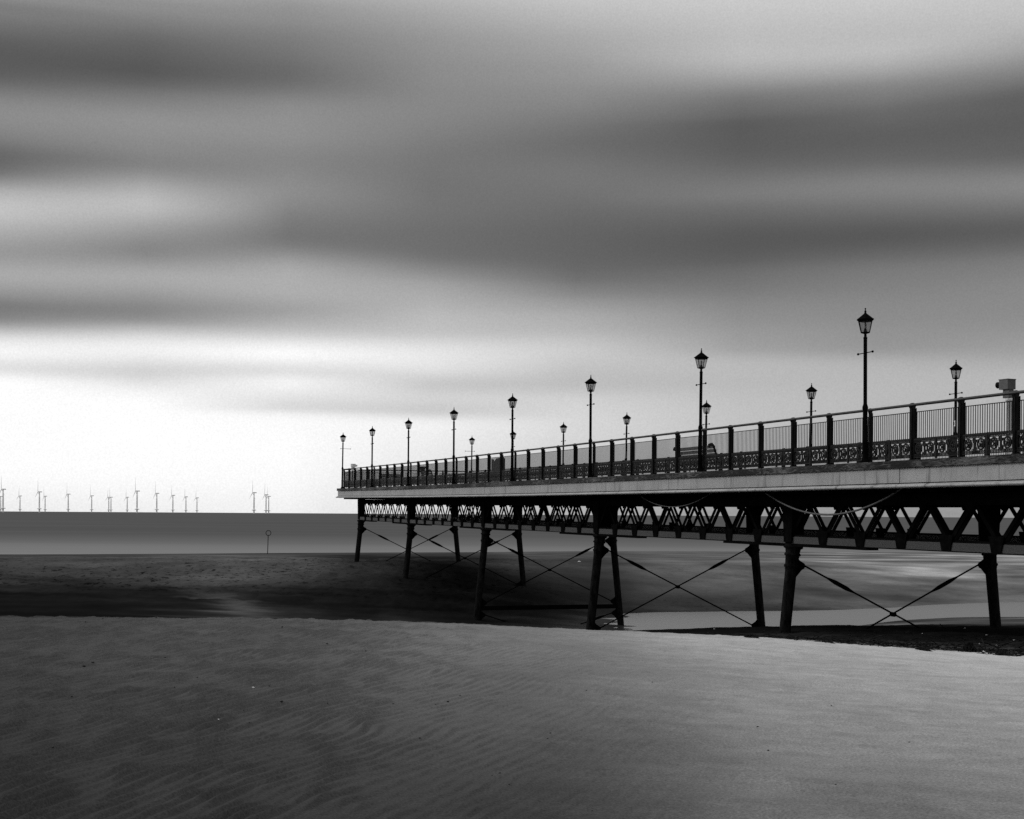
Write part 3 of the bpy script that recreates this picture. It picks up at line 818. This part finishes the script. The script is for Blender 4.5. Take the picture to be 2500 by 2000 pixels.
t = at_px(1214, 24.0)
root = thing('notice_board', 'dark weathered upright board on two posts, behind the railing left of the fifth lamp', 'notice board', W(24.0, t, D(t) - .042), TH)
mb = MB(); n = 10; pr = [(-1.15, .25), (1.15, .25), (1.15, 1.58)] + [(1.0 - 1.0 * k / n * .75, 1.58 - (.14 * math.sin(math.pi * k / n))) for k in range(n + 1)] + [(-1.15, 1.62)]
k = len(pr); mb.add([(-.02, a, b) for a, b in pr] + [(.02, a, b) for a, b in pr], [tuple(range(k)), tuple(range(2 * k - 1, k - 1, -1))] + [(i, i + k, (i + 1) % k + k, (i + 1) % k) for i in range(k)])
mb.build('board', 'board', root)
for y in (-1.05, 1.05):
    mb = MB(); mb.box(.022, .10, y - .05, y + .05, 0, 1.55); mb.build('post', 'rail_iron', root)

# hanging cables
def cable(label, ta, tb, L, za, zb, sag, r, group=None):
    pts = []
    for i in range(25):
        s = i / 24; t = ta + (tb - ta) * s
        pts.append(W(L, t, D(t) + za + (zb - za) * s - sag * 4 * s * (1 - s)) - W(L, ta, D(ta) + za))
    mb = MB(); mb.tube(pts, r, 8); o = mb.build('hanging_cable', 'cable', None, W(L, ta, D(ta) + za)); tag(o, label, 'cable', 'cables sagging under the pier deck')
cable('thin grey cable looping under the deck below the bench', 42.6, 49.2, 20.62, -.62, -.62, .52, .014)
cable('thick grey cable looping deeply under the deck below the tallest lamp', 31.6, 39.4, 20.62, -.60, -.60, .76, .028)

# ------------------------------------------------------------------ wind turbines out at sea
def make_turbine():
    root = thing('wind_turbine', 'x', 'wind turbine')
    mb = MB(); mb.lathe([(2.9, -2), (2.9, 12)], 14); mb.lathe([(2.9, 16.01), (2.7, 40), (1.9, 78)], 14); mb.build('tower', 'turbine', root)
    mb = MB(); mb.lathe([(3.0, 12.01), (8.5, 12.3), (8.5, 15.0), (3.2, 15.2), (3.0, 16)], 14); mb.build('platform', 'turbine_pale', root)
    mb = MB(); mb.box(-4.5, 9.5, -1.9, 1.9, 78.05, 81.8); mb.build('nacelle', 'turbine', root)
    mb = MB(); mb.tube([(-4.6, 0, 80), (-5.6, 0, 80), (-7.4, 0, 80)], [1.9, 1.8, .5], 12); hub = mb.build('hub', 'turbine', root)
    for k in range(3):
        a = 2 * math.pi * k / 3
        vs = []; fs = []
        for i, (r, w, d) in enumerate([(1.4, 1.2, 1.2), (8, 3.4, 1.0), (20, 2.6, .7), (36, 1.7, .4), (50, .7, .2)]):
            for (cx, cy) in ((-d / 2, -w * .35), (d / 2, -w * .35), (d / 2, w * .65), (-d / 2, w * .65)):
                y, z = cy, r
                vs.append((-6.2 + cx, y * math.cos(a) - z * math.sin(a), 80 + y * math.sin(a) + z * math.cos(a)))
        for i in range(4):
            for j in range(4): p, q = i * 4 + j, i * 4 + (j + 1) % 4; fs.append((p, q, q + 4, p + 4))
        fs.append((0, 3, 2, 1)); fs.append((16, 17, 18, 19))
        b = MB(); b.add(vs, fs); b.build('blade', 'turbine', root)
    return root
TB = [(1.5, 1212, 'small turbine cut by the left edge of the picture'), (7.3, 1194.6, 'large turbine nearest the left edge'),
      (48.7, 1211, 'small turbine alone, second tower group from the left edge'), (96, 1201, 'large turbine, left one of a close pair with a small one to its right'),
      (110, 1211.5, 'small turbine close to the right of a large one, left quarter of the farm'), (166.4, 1206.5, 'medium turbine alone, right of the first large and small pair'),
      (223.7, 1210.5, 'medium turbine alone, just left of the twin small turbines'), (265.4, 1214, 'left one of the twin small turbines standing side by side'),
      (270.8, 1214, 'right one of the twin small turbines standing side by side'), (310.4, 1214, 'small turbine just left of the tallest turbine in mid farm'),
      (334.4, 1199, 'tallest turbine of the middle of the wind farm'), (382.6, 1204.7, 'first turbine to the right of the tallest one, in a shrinking line'),
      (421.9, 1209.5, 'second turbine right of the tallest one, in the shrinking line'), (453.8, 1213, 'third turbine right of the tallest one, in the shrinking line'),
      (480.7, 1215.5, 'last and smallest turbine of the shrinking line, before the wide gap'), (620, 1203, 'large turbine right of the wide gap, nearest the beacon pole'),
      (649.4, 1208, 'left and taller one of the two overlapping turbines at the right end'), (655.8, 1212, 'rightmost turbine, shorter one of the overlapping two')]
tur0 = make_turbine()
for i, (px, hy, lab) in enumerate(TB):
    o = tur0 if i == 0 else copy_tree(tur0)
    hor = 1247.4 + .0063 * px; dist = min(1.5 * (80 - CZ) * F / (hor - hy), 13500)
    s = ((hor - hy) * dist / F + CZ) / 80
    o.location = ((px - 1250) / F * dist, dist, 0); o.scale = (s, s, s)
    br = math.atan2(o.location.x, o.location.y)
    o.rotation_euler = (0, 0, -br + R(14 + 2 * math.sin(i)))
    # stopped rotors, each at its own angle about the hub
    an = R([4, -3, 8, 2, -6, 5, 1, 9, -8, 3, 0, 2, 4, 3, 6, 3, 4, 2][i])
    for ch in o.children:
        if ch.name.startswith('blade'):
            ch.rotation_euler = (an, 0, 0); c = Vector((0, 0, 80)); ch.location = c - Matrix.Rotation(an, 3, 'X') @ c
    o['label'] = lab; o['group'] = 'wind turbines on the horizon'

# beacon pole at the water's edge
Yb = 212.0; xb = (653.5 - 1250) / F * Yb; zb = H(xb, Yb)
root = thing('beacon_pole', "thin dark marker pole with an open six sided ring on top at the water's edge", 'marker pole', (xb, Yb, zb))
hp = 3.35
mb = MB(); mb.tube([(0, 0, -.8), (.10, 0, hp - .65)], .055, 8); mb.build('pole', 'rail_iron', root)
mb = MB(); c = Vector((.13, 0, hp - .28)); rr = .40
ring = [c + Vector((rr * math.cos(math.pi / 3 * j), 0, rr * math.sin(math.pi / 3 * j))) for j in range(6)]
for j in range(6): mb.tube([ring[j], ring[(j + 1) % 6]], .05, 6)
mb.build('ring', 'rail_iron', root)

# ------------------------------------------------------------------ small things on the sand
def stone(seed, r, flat=.6):
    rs = random.Random(seed); mb = MB(); n, m = 9, 6; vs = []
    for i in range(m + 1):
        for j in range(n):
            a, b = math.pi * i / m, 2 * math.pi * j / n; q = r * (1 + rs.uniform(-.18, .18)) if 0 < i < m else r
            vs.append((q * math.sin(a) * math.cos(b) * 1.2, q * math.sin(a) * math.sin(b), q * math.cos(a) * flat))
    fs = [(i * n + j, (i + 1) * n + j, (i + 1) * n + (j + 1) % n, i * n + (j + 1) % n) for i in range(m) for j in range(n)]
    mb.add(vs, fs, True); return mb
PB = [(207, 1629, 4), (230, 1618, 3), (226, 1618, 2), (690, 1713, 4), (178, 1703, 3), (552, 1783, 3), (691, 1713, 1), (800, 1574, 2.5), (1126, 1699, 2.5), (1096, 1715, 3.5), (963, 1719, 2.5),
      (1028, 1803, 3), (1224, 1889, 3), (698, 1964, 3), (133, 1829, 3), (405, 1606, 2.5), (691, 1531, 2.5), (484, 1655, 2), (598, 1735, 2), (660, 1675, 2), (428, 1680, 2), (612, 1767, 2.2),
      (1347, 1791, 2.5), (1340, 1804, 2), (1853, 1775, 2.5), (1879, 1833, 3), (2223, 1814, 2.2), (2033, 1724, 2.2), (1595, 1666, 2), (1247, 1918, 2.5), (1205, 1895, 2), (895, 1590, 2),
      (1434, 1687, 2), (2044, 1916, 2.2), (1450, 1980, 2.2), (252, 1512, 2), (210, 1520, 2), (383, 1508, 2), (802, 1719, 2), (1066, 1722, 1.8)]
me_cache = {}
for i, (px, py, sz) in enumerate(PB):
    g = ground_at(px, py); r = sz * .5 * g.y / F * 1.9; k = i % 5
    if k not in me_cache: o = stone(k, 1.0).build('pebble', 'pebble'); me_cache[k] = o
    else: o = me_cache[k].copy(); COL.objects.link(o)
    o.scale = (r, r, r); o.location = g + Vector((0, 0, r * .25)); o.rotation_euler = (0, 0, i * 1.3)
    tag(o, 'small dark pebble lying on the rippled foreground sand', 'pebble', 'dark pebbles scattered on the foreground sand')
for i, (px, py, w, lab) in enumerate([(621, 1681, 5, 'white shell standing on the sand, larger of the two shells'), (537, 1758, 3.5, 'tiny white shell chip below and left of the larger shell'),
                                 (1415, 1372.5, 7, 'small white scrap on the far beach behind the pier legs')]):
    g = ground_at(px, py); r = w * .5 * g.y / F; o = stone(40 + i, 1.0, .8).build('shell' if i < 2 else 'white_scrap', 'shell')
    o.scale = (r, r * .6, r * (.9 if i < 2 else .45)); o.location = g + Vector((0, 0, r * .4)); tag(o, lab, 'shell' if i < 2 else 'litter')
WS = [(2357, 1535, 4), (2411, 1552, 5), (2478, 1565, 4.5), (2435, 1577, 4), (2406, 1593, 8), (2254, 1548, 3), (1746, 1537, 4), (2393, 1573, 3)]
for i, (px, py, w) in enumerate(WS):
    g = ground_at(px, py); r = w * .5 * g.y / F; o = stone(60 + i, 1.0, .5).build('pale_stone', 'pale')
    o.scale = (r, r, r); o.location = g + Vector((0, 0, r * .5)); tag(o, 'small pale stone lying in the dark seaweed wrack on the right', 'stone', 'pale stones in the wrack')

# wrack: twigs, weed and rubbish along the strand line, too many to count
def build_wrack():
    rs = random.Random(5); mb = MB()
    def crest(px): return np.interp(px, [1430, 1855, 2100, 2300, 2500, 2700], [1534, 1556, 1575, 1590, 1606, 1620])
    N = 0
    while N < 2000:
        px = 1500 + 1150 * rs.random() ** .6; up = abs(rs.gauss(0, 1)) * (6 + 26 * sst(1600, 2400, np.array(px)))
        py = float(crest(px)) - up + rs.uniform(-2, 3)
        if py < 1530: continue
        if N % 40 == 0: pass
        hor = 1247.4 + .0063 * px; Y = None
        k = (py - hor) / F; a = (px - 1250) / F
        Y = 1.9 / k if k > 0 else 40
        for _ in range(6): Y = (CZ - float(CZ - drop_base(np.array([a * Y]), np.array([Y]))[0])) / k
        Y = min(max(Y, 18), 60); X = a * Y
        z = CZ - float(drop_base(np.array([X]), np.array([Y]))[0])
        big = rs.random() < .03
        ln = rs.uniform(.05, .2) if not big else rs.uniform(.25, .45)
        an = rs.uniform(0, math.pi); th = rs.uniform(.004, .011) * (1.4 if big else 1)
        p = Vector((X, Y, z + rs.uniform(-.01, .05))); d = Vector((math.cos(an), math.sin(an), 0)); pts = [p]
        for s in range(3):
            d = (d + Vector((rs.uniform(-.5, .5), rs.uniform(-.5, .5), rs.uniform(-.3, .22)))).normalized()
            pts.append(pts[-1] + d * ln / 3)
        m = min(q.z for q in pts); 
        if m < z - .01: pts = [q + Vector((0, 0, z - .01 - m)) for q in pts]
        mb.tube(pts, [th, th, th * .8, th * .4], 4, False); N += 1
    tag(mb.build('seaweed_wrack', 'weed'), 'dark seaweed and twigs strewn along the strand line', 'seaweed', kind='stuff')
build_wrack()

def clump(px, py, w, h, label):
    g = ground_at(px, py); rs = random.Random(int(px)); mb = MB(); W_ = w * g.y / F; H_ = h * g.y / F
    for i in range(150):
        x = rs.gauss(0, .28) * W_; y = rs.uniform(-.15, .15) * W_; hh = H_ * max(.15, 1 - (2 * x / W_) ** 2) * rs.uniform(.4, 1)
        a = Vector((x, y, -.03)); b = a + Vector((rs.uniform(-.4, .4) * W_ * .3, rs.uniform(-.1, .1), hh)); c = b + Vector((rs.uniform(-.5, .5) * W_ * .35, 0, -hh * rs.uniform(.1, .6)))
        mb.tube([a, b, c], [.012, .010, .004], 4, False)
    o = mb.build('seaweed_clump', 'weed', None, g); tag(o, label, 'seaweed', 'tangled clumps of seaweed on the strand line')
clump(1834, 1556, 36, 13, 'low tangled dark weed clump lying left of the nearest pier leg')
clump(2368, 1592, 34, 30, 'tallest spiky weed clump, below the right hand pier leg')
clump(2450, 1600, 46, 16, 'broad dark weed clump at the right edge of the wrack')
clump(2255, 1588, 40, 12, 'flat weed clump with a bent twig, left part of the wrack')

# ------------------------------------------------------------------ sky and light
SKY = {
 0:    [(1249, 236), (1160, 249), (960, 252), (928, 250), (899, 222), (855, 243), (819, 212), (790, 150), (754, 118), (725, 135), (674, 165), (616, 148), (551, 178), (507, 190), (464, 165), (435, 122), (391, 98), (348, 118), (290, 136), (239, 126), (196, 98), (145, 85), (87, 94), (43, 116), (0, 136)],
 350:  [(1249, 238), (1160, 250), (980, 252), (945, 232), (906, 208), (855, 238), (819, 212), (790, 160), (761, 130), (725, 145), (674, 165), (616, 130), (551, 160), (500, 186), (449, 160), (413, 128), (362, 134), (290, 140), (225, 112), (188, 87), (145, 86), (87, 104), (43, 130), (0, 152)],
 700:  [(1249, 240), (1160, 250), (1030, 250), (1012, 240), (998, 217), (971, 226), (935, 243), (906, 222), (862, 250), (819, 202), (768, 160), (710, 170), (652, 163), (601, 120), (543, 118), (471, 138), (399, 130), (326, 140), (254, 134), (203, 106), (145, 110), (72, 132), (0, 158)],
 1050: [(1249, 215), (1160, 225), (1060, 238), (1030, 235), (1007, 202), (971, 208), (935, 198), (899, 224), (855, 226), (819, 196), (761, 180), (688, 155), (638, 116), (580, 105), (507, 111), (435, 112), (362, 118), (290, 130), (217, 134), (145, 141), (72, 154), (0, 178)],
 1400: [(1249, 178), (1160, 195), (1050, 212), (971, 205), (942, 188), (906, 190), (855, 200), (812, 181), (761, 164), (725, 140), (688, 115), (652, 100), (580, 95), (507, 104), (435, 114), (341, 106), (268, 126), (203, 142), (145, 155), (72, 172), (0, 193)],
 1800: [(1249, 155), (1160, 180), (1014, 190), (942, 183), (884, 180), (855, 160), (797, 145), (725, 125), (652, 100), (616, 86), (558, 88), (507, 107), (471, 118), (399, 96), (326, 87), (290, 95), (217, 130), (145, 180), (72, 188), (0, 200)],
 2150: [(1249, 150), (1160, 170), (1014, 179), (942, 181), (884, 173), (855, 150), (797, 140), (725, 130), (652, 114), (601, 89), (551, 90), (493, 117), (449, 125), (406, 106), (362, 93), (311, 95), (254, 112), (196, 142), (130, 184), (72, 186), (0, 200)],
 2500: [(1249, 150), (1160, 168), (1014, 176), (913, 178), (870, 160), (797, 141), (688, 130), (630, 115), (580, 92), (536, 97), (493, 119), (449, 129), (391, 101), (341, 92), (275, 91), (217, 104), (145, 150), (72, 180), (0, 196)],
}
def lin(v):
    v = min(v, 254.5) / 255.0
    return v / 12.92 if v <= .04045 else ((v + .055) / 1.055) ** 2.4

SUN_AZ, SUN_EL = R(-62), R(24)      # azimuth from +Y towards +X; the glow is off to the left
def build_world():
    w = bpy.data.worlds.new('World'); sc.world = w; w.use_nodes = True; nt = w.node_tree; nt.nodes.clear()
    out = nt.nodes.new('ShaderNodeOutputWorld'); bg = nt.nodes.new('ShaderNodeBackground'); nt.links.new(bg.outputs[0], out.inputs[0])
    tc = nt.nodes.new('ShaderNodeTexCoord'); sp = nt.nodes.new('ShaderNodeSeparateXYZ'); nt.links.new(tc.outputs['Generated'], sp.inputs[0])
    x, y, z = sp.outputs
    hyp = mathn(nt, 'SQRT', mathn(nt, 'ADD', mathn(nt, 'MULTIPLY', x, x), mathn(nt, 'MULTIPLY', y, y)))
    hyp = mathn(nt, 'MAXIMUM', hyp, 1e-4)
    s = mathn(nt, 'DIVIDE', x, hyp)
    q = mathn(nt, 'MAXIMUM', mathn(nt, 'DIVIDE', z, hyp), 0.0)
    # long drawn out streaks: stretch noise along the azimuth
    cb = nt.nodes.new('ShaderNodeCombineXYZ'); nt.links.new(mathn(nt, 'MULTIPLY', s, 3.2), cb.inputs[0]); nt.links.new(mathn(nt, 'MULTIPLY', q, 26.0), cb.inputs[1])
    nz = noise(nt, cb.outputs[0], 1.0, 3.0, 0.5)
    cb2 = nt.nodes.new('ShaderNodeCombineXYZ'); nt.links.new(mathn(nt, 'MULTIPLY', s, 2.0), cb2.inputs[0]); nt.links.new(mathn(nt, 'MULTIPLY', q, 9.0), cb2.inputs[1])
    nz2 = noise(nt, cb2.outputs[0], 1.0, 2.0, 0.5)
    q2 = mathn(nt, 'ADD', q, mathn(nt, 'MULTIPLY', mathn(nt, 'SUBTRACT', nz2, 0.5), mathn(nt, 'MULTIPLY', q, 0.06)))
    f = mathn(nt, 'DIVIDE', q2, mathn(nt, 'ADD', q2, 0.3))
    cols = sorted(SKY); prev = None
    for i, c in enumerate(cols):
        dx = c - 1250; st = []
        for (py, v) in SKY[c]:
            qq = max(0.0, (1247.4 + .0063 * c - py)) / math.hypot(F, dx); st.append((qq / (qq + .3), lin(v) / 2))
        st.append((.64, .31)); st.append((.80, ZEN / 2)); st.append((1.0, ZEN / 2))
        st.sort(); r = ramp(nt, f, st, 'CARDINAL')
        if prev is None: prev = r
        else:
            a, b = (cols[i - 1] - 1250), dx; a, b = a / math.hypot(F, a), b / math.hypot(F, b)
            mr = nt.nodes.new('ShaderNodeMapRange'); mr.inputs['From Min'].default_value = a; mr.inputs['From Max'].default_value = b; nt.links.new(s, mr.inputs['Value'])
            prev = mixc(nt, mr.outputs[0], prev, r)
    k = mathn(nt, 'MULTIPLY_ADD', mathn(nt, 'SUBTRACT', nz, 0.5), 0.10, 2.0)
    gr = noise(nt, tc.outputs['Generated'], 900.0, 1.0, 0.5)
    k = mathn(nt, 'MULTIPLY', k, mathn(nt, 'MULTIPLY_ADD', mathn(nt, 'SUBTRACT', gr, 0.5), 0.22, 1.0))
    bw0 = nt.nodes.new('ShaderNodeRGBToBW'); nt.links.new(prev, bw0.inputs[0])
    cloud = mathn(nt, 'MULTIPLY', bw0.outputs[0], k)
    sky = nt.nodes.new('ShaderNodeTexSky'); sky.sky_type = 'NISHITA'; sky.sun_disc = False; sky.sun_elevation = SUN_EL; sky.sun_rotation = SUN_AZ
    bw = nt.nodes.new('ShaderNodeRGBToBW'); nt.links.new(sky.outputs[0], bw.inputs[0])
    tot = mathn(nt, 'ADD', mathn(nt, 'MULTIPLY', cloud, 10.0), mathn(nt, 'MULTIPLY', bw.outputs[0], 0.03))
    nt.links.new(tot, bg.inputs[0]); bg.inputs[1].default_value = 0.1
    w.cycles.sampling_method = 'MANUAL'; w.cycles.sample_map_resolution = 512
ZEN = 0.72
build_world()

sun = bpy.data.lights.new('sun', 'SUN'); sun.energy = 1.1; sun.angle = R(14); sun.color = (1, 1, 1)
so = bpy.data.objects.new('sun', sun); COL.objects.link(so)
dv = Vector((math.sin(SUN_AZ) * math.cos(SUN_EL), math.cos(SUN_AZ) * math.cos(SUN_EL), math.sin(SUN_EL)))
so.rotation_euler = dv.to_track_quat('Z', 'Y').to_euler(); so.location = (0, 0, 60)

# ------------------------------------------------------------------ camera
cam = bpy.data.cameras.new('camera'); co = bpy.data.objects.new('camera', cam); COL.objects.link(co)
cam.sensor_fit = 'HORIZONTAL'; cam.sensor_width = 36.0; cam.lens = 36.0 * F / 2500.0
cam.shift_y = (1255.3 - 1000.0) / 2500.0; cam.clip_start = .1; cam.clip_end = 30000
co.location = (0, 0, CZ)
co.rotation_euler = (Matrix.Rotation(R(90), 3, 'X') @ Matrix.Rotation(0.0063, 3, 'Z')).to_euler()
sc.camera = co

sc.render.engine = 'CYCLES'
sc.view_settings.view_transform = 'Standard'; sc.view_settings.look = 'None'
sc.view_settings.exposure = 0.0; sc.view_settings.gamma = 1.0
sc.cycles.use_denoising = False
sc.cycles.sample_clamp_indirect = 2.0; sc.cycles.max_bounces = 6; sc.cycles.transparent_max_bounces = 12
sc.cycles.use_adaptive_sampling = False
